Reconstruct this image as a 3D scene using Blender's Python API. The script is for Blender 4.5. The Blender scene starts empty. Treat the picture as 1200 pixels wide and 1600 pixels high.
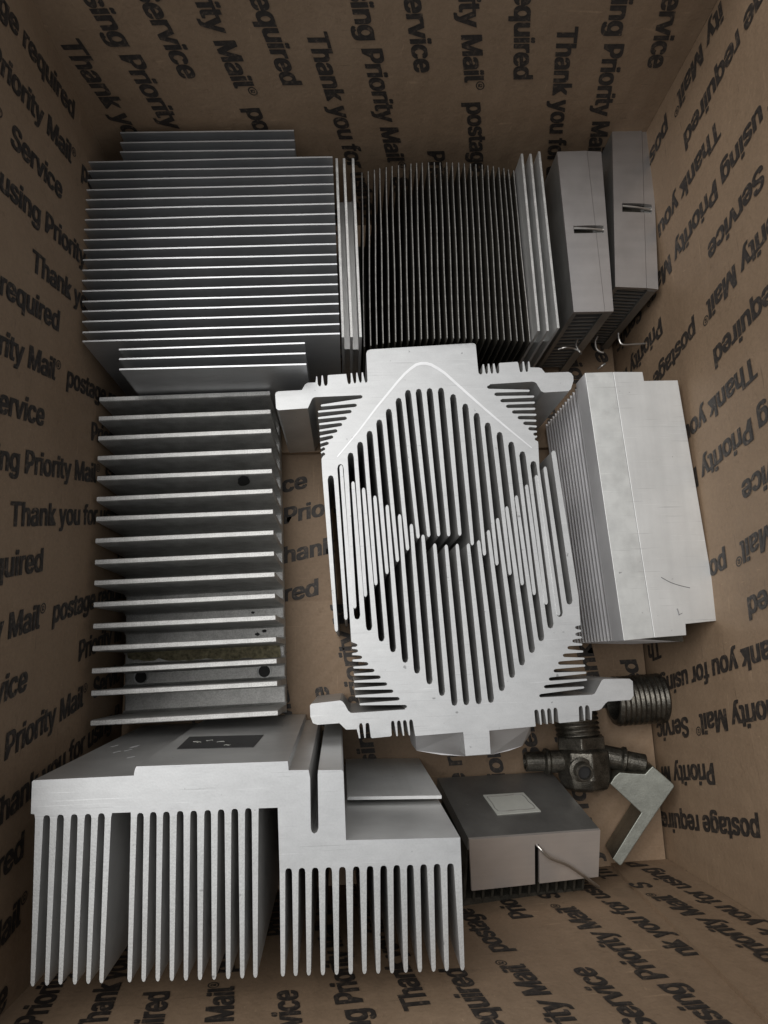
import bpy, bmesh, math, random, os
from mathutils import Vector, Matrix
random.seed(7)
S = 0.001                                   # everything below is written in millimetres
sc = bpy.context.scene

# ------------------------------------------------------------------ camera
R = ((.99833629, -.01996779, .0540919), (-.03057923, -.97867955, .20310404), (.0488831, -.20442022, -.97766191))
F, CX, CY, H = 1100., 600., 800., 275.
cam = bpy.data.cameras.new('camera'); cam.sensor_fit = 'HORIZONTAL'; cam.sensor_width = 36; cam.lens = 33
cam.clip_start = .005; cam.clip_end = 50
co = bpy.data.objects.new('camera', cam); sc.collection.objects.link(co); sc.camera = co
right = [R[i][0] for i in range(3)]; up = [-R[i][1] for i in range(3)]; back = [-R[i][2] for i in range(3)]
co.matrix_world = Matrix(((right[0], up[0], back[0], 0), (right[1], up[1], back[1], 0), (right[2], up[2], back[2], H*S), (0, 0, 0, 1)))

# ------------------------------------------------------------------ world and lamp
w = bpy.data.worlds.new('World'); sc.world = w; w.use_nodes = True
bg = w.node_tree.nodes['Background']; bg.inputs[0].default_value = (.93, .96, 1, 1); bg.inputs[1].default_value = .36
def area(name, loc, target, size, power, col):
    l = bpy.data.lights.new(name, 'AREA'); l.shape = 'RECTANGLE'; l.size, l.size_y = size; l.energy = power; l.color = col
    o = bpy.data.objects.new(name, l); sc.collection.objects.link(o); o.location = loc
    o.rotation_euler = (Vector(target)-Vector(loc)).to_track_quat('-Z', 'Y').to_euler()
area('ceiling_lamp', (-.36, .27, .95), (.02, .02, 0), (.85, .75), 8.6, (1, .975, .95))
sc.cycles.max_bounces = 16; sc.cycles.glossy_bounces = 12; sc.cycles.diffuse_bounces = 8
sc.view_settings.view_transform = 'Standard'; sc.view_settings.look = 'None'; sc.view_settings.exposure = 0

# ------------------------------------------------------------------ measuring helpers: a sight line met with a plane
def ray(x, y):
    d = (x-CX, y-CY, F)
    return Vector([sum(R[i][k]*d[k] for k in range(3)) for i in range(3)])
def at(x, y, z):
    d = ray(x, y); t = (z-H)/d.z
    return Vector((0, 0, H))+d*t
def onp(x, y, p0, n):
    d = ray(x, y); o = Vector((0, 0, H)); t = (p0-o).dot(n)/d.dot(n)
    return o+d*t

# ------------------------------------------------------------------ materials
def mat(name): 
    m = bpy.data.materials.new(name); m.use_nodes = True
    return m, m.node_tree.nodes, m.node_tree.links, m.node_tree.nodes['Principled BSDF']
def coords(n, l, scale, rot=(0, 0, 0)):
    c = n.new('ShaderNodeTexCoord'); mp = n.new('ShaderNodeMapping'); mp.inputs['Scale'].default_value = scale; mp.inputs['Rotation'].default_value = rot
    l.new(c.outputs['Object'], mp.inputs[0]); return mp
def noise(n, l, vec, scale, detail=4, rough=.6):
    t = n.new('ShaderNodeTexNoise'); t.inputs['Scale'].default_value = scale; t.inputs['Detail'].default_value = detail; t.inputs['Roughness'].default_value = rough
    l.new(vec.outputs[0], t.inputs['Vector']); return t
def ramp(n, l, src, stops):
    r = n.new('ShaderNodeValToRGB'); l.new(src, r.inputs[0]); e = r.color_ramp.elements
    while len(e) < len(stops): e.new(.5)
    for i, (p, c) in enumerate(stops): e[i].position = p; e[i].color = c if len(c) == 4 else (*c, 1)
    return r
def mul(n, l, a, b, fac=1.0):
    m = n.new('ShaderNodeMix'); m.data_type = 'RGBA'; m.blend_type = 'MULTIPLY'; m.inputs[0].default_value = fac
    l.new(a, m.inputs[6]); l.new(b, m.inputs[7]); return m.outputs[2]

def alu(name, col, rough, metal=.9, grain=(40, 900, 40), rot=0, dirt=.25, bump=.04, speck=0.0, blotch=60, scr=()):
    m, n, l, p = mat(name)
    mp = coords(n, l, grain, (0, 0, rot)); g = noise(n, l, mp, 1, 3)
    mo = coords(n, l, (1, 1, 1)); b = noise(n, l, mo, blotch, 5, .65)
    c = n.new('ShaderNodeRGB'); c.outputs[0].default_value = (*col, 1)
    r1 = ramp(n, l, g.outputs[0], [(.3, (.92, .92, .92)), (.7, (1, 1, 1))])
    r2 = ramp(n, l, b.outputs[0], [(.3, (1-dirt, 1-dirt, 1-dirt)), (.62, (1, 1, 1))])
    o = mul(n, l, c.outputs[0], r1.outputs[0]); o = mul(n, l, o, r2.outputs[0])
    if speck:
        s = noise(n, l, mo, 2200, 2, .5); r3 = ramp(n, l, s.outputs[0], [(.3, (1-speck,)*3), (.6, (1, 1, 1))]); o = mul(n, l, o, r3.outputs[0])
        bsrc = s.outputs[0]
    else: bsrc = g.outputs[0]
    for sc_, ro_, lo_, hi_, v_ in scr:
        q = noise(n, l, coords(n, l, sc_, (.1, .2, ro_)), 1, 2, .5); r4 = ramp(n, l, q.outputs[0], [(lo_, (1, 1, 1)), (hi_, (v_, v_, v_))]); o = mul(n, l, o, r4.outputs[0])
    l.new(o, p.inputs['Base Color']); p.inputs['Metallic'].default_value = metal
    rr = n.new('ShaderNodeMapRange'); l.new(b.outputs[0], rr.inputs[0]); rr.inputs[3].default_value = rough-.07; rr.inputs[4].default_value = rough+.1
    l.new(rr.outputs[0], p.inputs['Roughness'])
    bp = n.new('ShaderNodeBump'); bp.inputs['Strength'].default_value = bump; bp.inputs['Distance'].default_value = .0003
    l.new(bsrc, bp.inputs['Height']); l.new(bp.outputs[0], p.inputs['Normal'])
    return m
SAWN = alu('sawn_aluminium', (.63, .64, .642), .50, .72, (160, 420, 160), .6, .10, .06, .05, 70, scr=(((60, 2600, 60), .7, .66, .74, .80), ((40, 1900, 40), -.5, .68, .74, 1.16), ((420, 420, 420), 0, .74, .78, .55)))
SAWN2 = alu('sawn_aluminium_grainy', (.64, .65, .645), .52, .7, (500, 60, 60), .1, .14, .12, .14, 60, scr=(((420, 420, 420), 0, .72, .77, .5),))
MILL = alu('mill_aluminium', (.72, .73, .735), .45, .75, (20, 20, 900), 0, .2, .05)
PLATE = alu('brushed_plate', (.76, .77, .76), .50, .6, (260, 14, 14), .14, .14, .04, 0, 40, scr=(((60, 2600, 60), .7, .66, .74, .80), ((40, 1900, 40), -.5, .68, .74, 1.16), ((420, 420, 420), 0, .74, .78, .55)))
STRIP = alu('scuffed_strip', (.72, .735, .72), .5, .6, (160, 20, 20), .14, .16, .06, 0, 170, scr=(((60, 2600, 60), .7, .66, .74, .80), ((40, 1900, 40), -.5, .68, .74, 1.16), ((420, 420, 420), 0, .74, .78, .55)))
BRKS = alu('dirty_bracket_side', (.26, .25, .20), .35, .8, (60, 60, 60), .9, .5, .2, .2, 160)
BRK = alu('dirty_bracket', (.36, .375, .335), .5, .7, (120, 700, 120), .9, .35, .2, .1, 120, scr=(((60, 2600, 60), .7, .66, .74, .80), ((40, 1900, 40), -.5, .68, .74, 1.16), ((420, 420, 420), 0, .74, .78, .55)))
THIN = alu('thin_fin_sheet', (.66, .67, .68), .40, .82, (30, 30, 300), 0, .08, .02)
THICK = alu('worn_fin_aluminium', (.70, .70, .68), .5, .65, (60, 700, 60), .03, .35, .2, .25, 160)
SATIN = alu('satin_cover', (.52, .50, .49), .36, .85, (15, 300, 15), 0, .1, .02)
DARKBASE = alu('smooth_base_face', (.38, .375, .36), .38, .75, (15, 15, 15), 0, .3, .01, 0, 50, scr=(((420, 420, 420), 0, .74, .78, 1.5),))
BLACK = alu('dark_anodised', (.095, .087, .070), .55, .4, (60, 60, 60), 0, .5, .05, .3, 220)
BLKEDGE = alu('bare_fin_edge', (.40, .39, .37), .5, .7, (60, 60, 60), 0, .5, .05, .5, 300)
PEWTER = alu('cast_grey_metal', (.20, .188, .16), .34, .85, (80, 80, 80), 0, .6, .35, .45, 260)
WIRE = alu('steel_wire', (.62, .6, .57), .3, .95, (100, 100, 100), 0, .3, .02)
SIDE = alu('drawn_side_aluminium', (.72, .72, .71), .40, .72, (20, 20, 20), 0, .2, .03, 0, 40, scr=(((420, 420, 420), 0, .74, .78, .6),))
SIDE2 = alu('base_side_aluminium', (.78, .78, .79), .5, .5, (20, 20, 20), 0, .1, .02)
FINR = alu('bright_fin_sheet', (.86, .86, .87), .4, .75, (20, 20, 20), 0, .1, .02)
COVER = alu('steel_cover_reflection_tint', (.66, .61, .57), .34, .6, (15, 300, 15), 0, .08, .02)  # brown reflection of the near cardboard wall put into the base colour
SHINE = alu('polished_aluminium', (.86, .87, .88), .45, .5, (300, 300, 300), 0, .08, .02)

def plain(name, col, rough=.6, metal=0, n_amt=.3, scale=150):
    m, n, l, p = mat(name); mo = coords(n, l, (1, 1, 1)); b = noise(n, l, mo, scale, 5)
    c = n.new('ShaderNodeRGB'); c.outputs[0].default_value = (*col, 1)
    r = ramp(n, l, b.outputs[0], [(.3, (1-n_amt,)*3), (.7, (1, 1, 1))])
    l.new(mul(n, l, c.outputs[0], r.outputs[0]), p.inputs['Base Color']); p.inputs['Roughness'].default_value = rough; p.inputs['Metallic'].default_value = metal
    return m
PAD = plain('thermal_pad', (.60, .61, .56), .6, .2, .15, 90)
LABEL = plain('black_sticker', (.018, .018, .02), .5, 0, .5, 300)
PUTTY = plain('dried_thermal_paste', (.46, .41, .25), .8, 0, .75, 700)
GLUE = plain('paste_smear', (.03, .03, .03), .7, 0, .3)
HOLE_SHADE = plain('hole_shade_black', (.02, .02, .02), .6)  # shade inside holes put into a near-black colour
SCR = plain('scratch', (.22, .22, .22), .5, .3)
TABLE = plain('table_wood', (.12, .09, .07), .6)

def card():
    m, n, l, p = mat('brown_cardboard'); mo = coords(n, l, (1, 1, 1))
    b = noise(n, l, mo, 14, 6, .6); f = noise(n, l, mo, 900, 3, .7)
    fi = noise(n, l, coords(n, l, (1, 1, 1), (.3, .4, .7)), 260, 6, .75)
    r = ramp(n, l, b.outputs[0], [(.28, (.258, .178, .114)), (.5, (.304, .213, .138)), (.75, (.348, .248, .164))])
    r2 = ramp(n, l, f.outputs[0], [(.3, (.86, .86, .86)), (.7, (1.0, 1.0, 1.0))])
    r3 = ramp(n, l, fi.outputs[0], [(.28, (.80, .79, .77)), (.42, (1, 1, 1)), (.70, (1, 1, 1)), (.78, (1.18, 1.17, 1.15))])
    o = mul(n, l, r.outputs[0], r2.outputs[0]); o = mul(n, l, o, r3.outputs[0])
    l.new(o, p.inputs['Base Color']); p.inputs['Roughness'].default_value = .62; p.inputs['Specular IOR Level'].default_value = .35
    bm_ = noise(n, l, mo, 35, 5, .55)
    wv = n.new('ShaderNodeTexWave'); wv.wave_type = 'BANDS'; wv.bands_direction = 'X'; wv.inputs['Scale'].default_value = 62; wv.inputs['Distortion'].default_value = .8; wv.inputs['Detail'].default_value = 2
    l.new(coords(n, l, (1, 1, .02), (0, 0, .78)).outputs[0], wv.inputs['Vector'])
    bw = n.new('ShaderNodeBump'); bw.inputs['Strength'].default_value = .22; bw.inputs['Distance'].default_value = .0004; l.new(wv.outputs[0], bw.inputs['Height'])
    for sc_, ro_, v_ in (((30, 1500, 400), .5, 1.30), ((1200, 40, 300), .3, 1.25), ((90, 90, 900), .8, .72)):
        q = noise(n, l, coords(n, l, sc_, (.4, .6, ro_)), 1, 2, .5); r5 = ramp(n, l, q.outputs[0], [(.70, (1, 1, 1)), (.77, (v_, v_, v_))]); o = mul(n, l, o, r5.outputs[0])
    l.new(o, p.inputs['Base Color'])
    bp = n.new('ShaderNodeBump'); bp.inputs['Strength'].default_value = .45; bp.inputs['Distance'].default_value = .0022; l.new(bm_.outputs[0], bp.inputs['Height']); l.new(bw.outputs[0], bp.inputs['Normal'])
    bp2 = n.new('ShaderNodeBump'); bp2.inputs['Strength'].default_value = .25; bp2.inputs['Distance'].default_value = .0003; l.new(f.outputs[0], bp2.inputs['Height']); l.new(bp.outputs[0], bp2.inputs['Normal'])
    l.new(bp2.outputs[0], p.inputs['Normal']); return m
CARD = card()
def ink():
    m, n, l, p = mat('black_print'); mo = coords(n, l, (1, 1, 1)); f = noise(n, l, mo, 700, 4, .7)
    r = ramp(n, l, f.outputs[0], [(.35, (.026, .022, .020)), (.56, (.040, .033, .028)), (.70, (.15, .11, .08))])
    l.new(r.outputs[0], p.inputs['Base Color']); p.inputs['Roughness'].default_value = .6; return m
INK = ink()

# ------------------------------------------------------------------ building helpers
def thing(name, label, cat, loc, group=None):
    o = bpy.data.objects.new(name, None); o.empty_display_size = .01; sc.collection.objects.link(o); o.location = Vector(loc)*S
    o['label'] = label; o['category'] = cat
    if group: o['group'] = group
    return o
def me_of(name, verts, faces, m, org=Vector((0, 0, 0))):
    me = bpy.data.meshes.new(name); me.from_pydata([tuple((Vector(v)-org)*S) for v in verts], [], faces)
    for mm in (m if isinstance(m, (list, tuple)) else [m]): me.materials.append(mm)
    me.validate(); return me
def link(name, me, parent, loc=(0, 0, 0), rot=None, label=None):
    o = bpy.data.objects.new(name, me); sc.collection.objects.link(o)
    if parent: o.parent = parent
    o.location = Vector(loc)*S
    if rot is not None: o.rotation_euler = rot
    if label: o['label'] = label
    return o
def wloc(t):
    v = Vector((0, 0, 0))
    while t is not None: v += t.location/S; t = t.parent
    return v
def part(name, vf, m, parent, label=None, bev=0, smooth=False):
    org = wloc(parent); o = link(name, me_of(name, vf[0], vf[1], m, org), parent, label=label)
    if isinstance(m, (list, tuple)):                       # first material on the two cut ends, second on the drawn sides
        for p in o.data.polygons: p.material_index = 0 if p.index < 2 else 1
    if smooth:
        for p in o.data.polygons: p.use_smooth = True
    if bev:
        b = o.modifiers.new('bevel', 'BEVEL'); b.width = bev*S; b.segments = 2; b.limit_method = 'ANGLE'; b.angle_limit = math.radians(40)
    return o
def join(*vfs):
    V, Fc = [], []
    for v, f in vfs:
        k = len(V); V += list(v); Fc += [tuple(i+k for i in q) for q in f]
    return V, Fc
def prism(top, vec):
    """solid between a polygon and the same polygon moved by vec"""
    n = len(top); vec = Vector(vec); V = [Vector(p) for p in top]+[Vector(p)+vec for p in top]
    a = Vector((0, 0, 0))
    for i in range(n): a += V[i].cross(V[(i+1) % n])
    flip = a.dot(vec) > 0
    up_ = list(range(n)); dn = list(range(n, 2*n))
    if flip: up_.reverse()
    else: dn.reverse()
    Fc = [tuple(up_), tuple(dn)]
    for i in range(n):
        j = (i+1) % n
        Fc.append((i, j, n+j, n+i) if flip else (j, i, n+i, n+j))
    return V, Fc
def ptop(pts, z): return [at(x, y, z) for x, y in pts]
def boxv(lo, hi):
    x0, y0, z0 = lo; x1, y1, z1 = hi
    return prism([(x0, y0, z1), (x1, y0, z1), (x1, y1, z1), (x0, y1, z1)], (0, 0, z0-z1))
def lathe(p, axis, prof, seg=36):
    """prof: (distance along axis, radius)"""
    a = Vector(axis).normalized(); u = a.orthogonal().normalized(); v = a.cross(u); p = Vector(p)
    V = []; Fc = []
    for d, r in prof:
        for k in range(seg):
            t = 2*math.pi*k/seg; V.append(p+a*d+(u*math.cos(t)+v*math.sin(t))*r)
    for i in range(len(prof)-1):
        for k in range(seg):
            j = (k+1) % seg; Fc.append((i*seg+k, i*seg+j, (i+1)*seg+j, (i+1)*seg+k))
    return V, Fc
def wire(pts, r, seg=10, sub=5):
    P = [Vector(p) for p in pts]; Q = []
    for i in range(len(P)-1):
        p0 = P[max(i-1, 0)]; p1 = P[i]; p2 = P[i+1]; p3 = P[min(i+2, len(P)-1)]
        for k in range(sub):
            t = k/sub; Q.append(.5*((2*p1)+(p2-p0)*t+(2*p0-5*p1+4*p2-p3)*t*t+(3*p1-p0-3*p2+p3)*t**3))
    Q.append(P[-1]); V, Fc = [], []; u = None
    for i, q in enumerate(Q):
        d = (Q[min(i+1, len(Q)-1)]-Q[max(i-1, 0)]).normalized()
        u = d.orthogonal().normalized() if u is None else (u-d*u.dot(d)).normalized()
        v = d.cross(u)
        for k in range(seg):
            t = 2*math.pi*k/seg; V.append(q+(u*math.cos(t)+v*math.sin(t))*r)
    for i in range(len(Q)-1):
        for k in range(seg):
            j = (k+1) % seg; Fc.append((i*seg+k, i*seg+j, (i+1)*seg+j, (i+1)*seg+k))
    Fc.append(tuple(range(seg))[::-1]); Fc.append(tuple(range((len(Q)-1)*seg, len(Q)*seg)))
    return V, Fc
def fin_mesh(L, T, Hh, mats, taper=.85, bend=0):
    """thin plate along local x, standing z 0..-Hh below its top edge; mats[1] = material of the top edge"""
    a = T/2*taper; b = T/2; N = 8 if bend else 1; V = []; Fc = []; ph = random.uniform(0, 6)
    for i in range(N+1):
        x = -L/2+L*i/N; y = bend*math.sin(ph+i*1.1) if bend else 0
        tz = -random.uniform(0, .12) if bend else 0
        V += [(x, y-a, tz), (x, y+a, tz), (x, b, -Hh), (x, -b, -Hh)]
    for i in range(N):
        q = i*4; Fc += [(q, q+4, q+5, q+1), (q+1, q+5, q+6, q+2), (q+2, q+6, q+7, q+3), (q+3, q+7, q+4, q)]
    Fc += [(0, 1, 2, 3), (N*4+3, N*4+2, N*4+1, N*4)]
    me = me_of('fin', V, Fc, mats)
    if len(me.materials) > 1:
        for i in range(N): me.polygons[i*4].material_index = 1
    return me
def place_fin(me, A, B, parent, label=None, lean=0):
    A = Vector(A); B = Vector(B); m = (A+B)/2; an = math.atan2(B.y-A.y, B.x-A.x)
    return link('fin', me, parent, m-wloc(parent), (lean, 0, an), label)

# ------------------------------------------------------------------ the box
C = dict(BL=Vector((-85, -81)), TL=Vector((-85, 181)), TR=Vector((116, 190)), BR=Vector((116, -77)))
RIM = 132
tb = link('table', me_of('table', [(-900, -900, -9), (900, -900, -9), (900, 900, -9), (-900, 900, -9)], [(0, 1, 2, 3)], TABLE), None); tb['kind'] = 'structure'
box = thing('cardboard_box', 'open brown cardboard shipping box printed inside with black lettering, holding the aluminium parts', 'box', (15, 50, -8))
YB, YT = 22.8, 82.4                      # edges of the two short floor flaps
# panel: corner a, corner b (clockwise seen from above), T-row positions, skew of the print
PAN = {'left': ('BL', 'TL', [-29, 46, 120, 192, 266], .20, 1.2), 'top': ('TL', 'TR', [-69, 5, 79, 157.5, 236], .22, 1.6),
       'right': ('TR', 'BR', [-43, 34, 112, 189.5, 267], .17, 1.2), 'bottom': ('BR', 'BL', [-50, 27, 101.5, 176, 251], .15, 1.0)}
def frame(k):
    a, b = C[PAN[k][0]], C[PAN[k][1]]; e = (b-a); Lw = e.length; e.normalize(); n = Vector((e.y, -e.x))   # n points into the box (clockwise walk)
    return a, e, n, Lw
def pos(k, u, h, off=0):
    """u along the wall, h height (negative: out on the floor flap), off towards the inside"""
    a, e, n, Lw = frame(k)
    if h >= 0:
        bow = PAN[k][4]*math.sin(math.pi*min(max(u/Lw, 0), 1))*(h/RIM)**1.3
        bow += .35*math.sin(u*.07+h*.05)*min(h/20, 1)*math.sin(math.pi*min(max(u/Lw, 0), 1))
        bow += (3.5*h/RIM if k == 'top' else 0)
        q = a+e*u+n*(off-bow); return Vector((q.x, q.y, h))
    z = -3.2 if k in ('left', 'right') else 0
    q = a+e*u+n*(-h); return Vector((q.x, q.y, z+off))
def panel(k, label):
    a, e, n, Lw = frame(k); nu, nh = 30, 14; V = []; Fc = []
    for side in (0, 1):
        for j in range(nh+1):
            for i in range(nu+1):
                h = RIM*j/nh; ua = -3.5*h/RIM if k == 'right' else 0; ub = Lw+(3.5*h/RIM if k == 'left' else 0); u = ua+(ub-ua)*i/nu
                if side: u = -3.6+(Lw+7.2)*i/nu
                v = pos(k, u, h, -3.6 if side else 0)
                if j == 0: v.z = -8
                V.append(v)
    N = (nu+1)*(nh+1)
    for s in (0, 1):
        for j in range(nh):
            for i in range(nu):
                q = [s*N+j*(nu+1)+i, s*N+j*(nu+1)+i+1, s*N+(j+1)*(nu+1)+i+1, s*N+(j+1)*(nu+1)+i]
                Fc.append(tuple(q) if s else tuple(q[::-1]))
    for i in range(nu): q = nh*(nu+1)+i; Fc.append((q, q+1, q+1+N, q+N)); Fc.append((i+1, i, i+N, i+1+N))
    for j in range(nh): q = j*(nu+1); Fc.append((q, q+nu+1, q+nu+1+N, q+N)); q += nu; Fc.append((q+nu+1, q, q+N, q+nu+1+N))
    return part('wall_panel', (V, Fc), CARD, box, label, smooth=False)
walls = {}
for k, lb in (('left', 'left side wall of the box'), ('top', 'far end wall of the box'), ('right', 'right side wall of the box'), ('bottom', 'near end wall of the box, with the glued joint')):
    walls[k] = panel(k, lb)
# floor flaps
def poly_flap(name, pts, z, t, label): return part(name, prism([(x, y, z) for x, y in pts], (0, 0, -t)), CARD, box, label)
fl = {}
fl['bottom'] = poly_flap('floor_flap', [(-84.3, -80.8), (115.2, -76.8), (114.9, YB+.6), (-84.0, YB-.6)], 0, 3, 'short floor flap at the near end')
fl['top'] = poly_flap('floor_flap', [(-84.0, YT-.3), (114.9, YT+.7), (115.3, 189.8), (-84.4, 180.8)], 0, 3, 'short floor flap at the far end')
fl['left'] = poly_flap('floor_flap', [(-84.8, -80.8), (15, -79), (15, 184), (-84.8, 180.8)], -3.2, 3, 'long left floor flap under the short ones')
fl['right'] = poly_flap('floor_flap', [(15.6, -79), (115.8, -76.8), (115.8, 189.8), (15.6, 184)], -3.2, 3, 'long right floor flap under the short ones')
# glued joint tab on the near wall
def tab():
    V = []; Fc = []; nh = 12
    for j in range(nh+1):
        h = RIM*j/nh*.999+.1
        for u, off in ((0.1, 1.3), (21.5+8*h/111, 1.3), (21.5+8*h/111, .02)): V.append(pos('bottom', u, h, off))
    for j in range(nh):
        for i in (0, 1): q = j*3+i; Fc.append((q, q+3, q+4, q+1))
    return V, Fc
part('glue_tab', tab(), CARD, walls['bottom'])
# rim flaps folded outward
for k in PAN:
    a, e, n, Lw = frame(k); d = 100; q = [a+e*2-n*3, a+e*(Lw-2)-n*3, a+e*(Lw-2)-n*(3+d*.8), a+e*2-n*(3+d*.8)]
    zt = [RIM+.4, RIM+.4, RIM-55, RIM-55]
    part('rim_flap', prism([(p.x, p.y, z) for p, z in zip(q, zt)], (0, 0, -3)), CARD, box, 'rim flap folded outward')

# ------------------------------------------------------------------ printed lettering
SENT_A, SENT_B = 'Thank you for using Priority Mail® Service', 'Priority Mail® postage required'
try: FONT = bpy.data.fonts.load(os.path.join(bpy.utils.system_resource('DATAFILES', path='fonts'), 'Inter.woff2'))   # ships with Blender
except Exception: FONT = None
cache = {}
BOLD = [(-.034, -.016), (.034, -.016), (-.034, .016), (.034, .016), (0, 0)]
def tmesh(s):
    cu = bpy.data.curves.new('t', 'FONT'); cu.body = s; cu.font = FONT if FONT else cu.font; cu.size = 1; cu.resolution_u = 3; cu.offset = 0
    o = bpy.data.objects.new('t', cu); sc.collection.objects.link(o)
    dg = bpy.context.evaluated_depsgraph_get(); me = bpy.data.meshes.new_from_object(o.evaluated_get(dg))
    V = [v.co.copy() for v in me.vertices]; Fc = [tuple(p.vertices) for p in me.polygons]
    bpy.data.objects.remove(o); bpy.data.curves.remove(cu); bpy.data.meshes.remove(me); return V, Fc
def width(s): V, _ = tmesh(s); return max(v.x for v in V)-min(v.x for v in V)
xx = width('xx')
for ch in sorted(set(SENT_A+SENT_B)):
    if ch == ' ': cache[ch] = ([], [], width('x x')-xx); continue
    V, Fc = tmesh(ch); adv = width('x'+ch+'x')-xx; cache[ch] = (V, Fc, adv)
raw = sum(cache[c][2] for c in 'Thank you ')
KX = 47/raw                                         # millimetres per font unit along the line
capH = max(v.y for v in cache['T'][0]); KY = 6.3/capH
print('font', raw, capH, KX, KY)
wA = sum(cache[c][2] for c in SENT_A)*KX; wB = sum(cache[c][2] for c in SENT_B)*KX; print('sentence widths', wA, wB)
FSH = 14; GA, GB = 35, 61; PER = wA+GA+wB+GB
def print_row(k, u94, start, out, reg):
    """start = height at which sentence A begins; text runs downwards and on over the floor flap"""
    sk = PAN[k][3]
    for rep in (-1, 0, 1):
        for st, txt in ((start+rep*PER, SENT_A), (start+rep*PER-wA-GA, SENT_B)):
            h = st
            for ch in txt:
                V, Fc, adv = cache[ch]
                small = ch == '®'
                sx = KX*(.68 if small else 1); sy = KY*(.60 if small else 1); lift = 2.9 if small else 0
                hc = h-adv*KX/2; kk = 'wall' if hc > 0 else 'floor'; sh = 0 if hc > 0 else FSH; hc += sh
                if V and (hc > 0 or kk == 'floor') and not (kk == 'floor' and hc > -3) and reg(k, u94+(94-hc)*sk, hc):
                    tabbed = k == 'bottom' and hc > 0 and u94+(94-hc)*sk < 21.5+8*hc/111
                    base = len(out[kk][0])
                    for lay, (jx, jy) in enumerate(BOLD[:1] if small else BOLD):
                        base = len(out[kk][0])
                        for v in V:
                            hh = h+sh-(v.x+jx)*sx; uu = u94+(94-hh)*sk+((v.y+jy)*sy+lift)-3.1
                            out[kk][0].append(pos(k, uu, hh, (1.42 if tabbed else .1)+lay*.03))
                        out[kk][1].extend(tuple(i+base for i in f) for f in Fc)
                h -= adv*KX
def region(k, u, h):
    a, e, n, Lw = frame(k)
    if u < 2 or u > Lw-1: return False
    if h > 0: return .8 < h < 128 and not (k == 'bottom' and u < 24+8*h/111)
    if k == 'bottom': return -98 < h < -3 and (abs(u-Lw/2) < Lw/2-3)
    if k == 'top': return -97 < h < -3
    return -98 < h and (YB+3 < (C[PAN[k][0]]+e*u).y < YT-3)
OFFS = [0, 15.5, 31, 47, 63.5]
for k in PAN:
    out = {'wall': ([], []), 'floor': ([], [])}; Ts = PAN[k][2]
    for a_, b_ in zip(Ts, Ts[1:]+[Ts[-1]+76]):
        for i in range(5): print_row(k, a_+OFFS[i]*(b_-a_)/77, (94+(wA+GA+wB+GB)/5*i) % PER, out, region)
    if k == 'bottom':
        for u, i in ((0, 0), (11, 1)): print_row(k, u, 94+PER/5*i, out, lambda kk, uu, h: 2 < uu < 30 and 3 < h < 126 and uu < 20+8*h/111)
    for kk, par in (('wall', walls[k]), ('floor', fl[k])):
        if out[kk][0]:
            # letters face into the box
            part('printed_lettering', out[kk], INK, par)

# ------------------------------------------------------------------ heatsink 1: big square cooler, far left
t = thing('finned_cooler', 'large square silver cooler of many thin horizontal fins in the far left corner', 'heat sink', (-43, 138, 0))
Z = 60
long_ = list(zip([253.5, 267.5, 281.5, 297, 312.5, 327, 343.5, 359, 375, 391, 406, 422.5, 438.5, 455, 471, 486.5, 502.5, 519, 533.5],
                 [245, 260, 273, 287.5, 303, 318, 333.5, 349.5, 365, 381, 397.5, 412.5, 428.5, 444, 459.5, 474.5, 490, 506, 521]))
def span(rows, xl, xr, z):
    P = []
    for i, (yl, yr) in enumerate(rows):
        f = i/max(len(rows)-1, 1); P.append((at(xl[0]+(xl[1]-xl[0])*f, yl, z), at(xr[0]+(xr[1]-xr[0])*f, yr, z)))
    return P
P = span(long_, (126, 129), (519.5, 531), Z); L = sum((b-a).length for a, b in P)/len(P)
fm = [fin_mesh(L, .62, Z-7.5, [THIN], .85, .05) for _ in range(7)]
for a, b in P: place_fin(random.choice(fm), a, b, t, lean=random.uniform(-.006, .006)).scale.x = (b-a).length/L
P2 = span([(206, 202.5), (222, 218), (237, 233)], (185, 185), (462, 463), Z)+span([(546, 536), (561, 552), (577, 569)], (188, 190), (474, 475), Z)
L2 = sum((b-a).length for a, b in P2)/len(P2); ex_ = max(max(a.y, b.y) for a, b in P2)-181.6; P2 = [(a-Vector((0, ex_*f_, 0)), b-Vector((0, ex_*f_, 0))) for (a, b), f_ in zip(P2, (1, .75, .4, 0, 0, 0))]; fm2 = fin_mesh(L2, .62, Z-7.5, [THIN])
for a, b in P2: place_fin(fm2, a, b, t, 'shorter fin')
a0, b0, a1, b1 = P[0][0], P[0][1], P[-1][0], P[-1][1]
part('base_plate', prism([(a1.x, a1.y+.5, 7.5), (b1.x, b1.y+.5, 7.5), (b0.x, b0.y-.5, 7.5), (a0.x, a0.y-.5, 7.5)], (0, 0, -7.5)), MILL, t)
part('centre_foot', prism([(P2[5][0].x, P2[5][0].y-.4, 7.4), (P2[5][1].x, P2[5][1].y-.4, 7.4), (b1.x-14, b1.y+.2, 7.4), (a1.x+14, a1.y+.2, 7.4)], (0, 0, -7.3)), MILL, t)
part('centre_foot', prism([(P2[0][0].x, a0.y-.2, 7.4), (P2[0][1].x, a0.y-.2, 7.4), (P2[0][1].x, P2[0][1].y, 7.4), (P2[0][0].x, P2[0][0].y, 7.4)], (0, 0, -7.3)), MILL, t)

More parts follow.
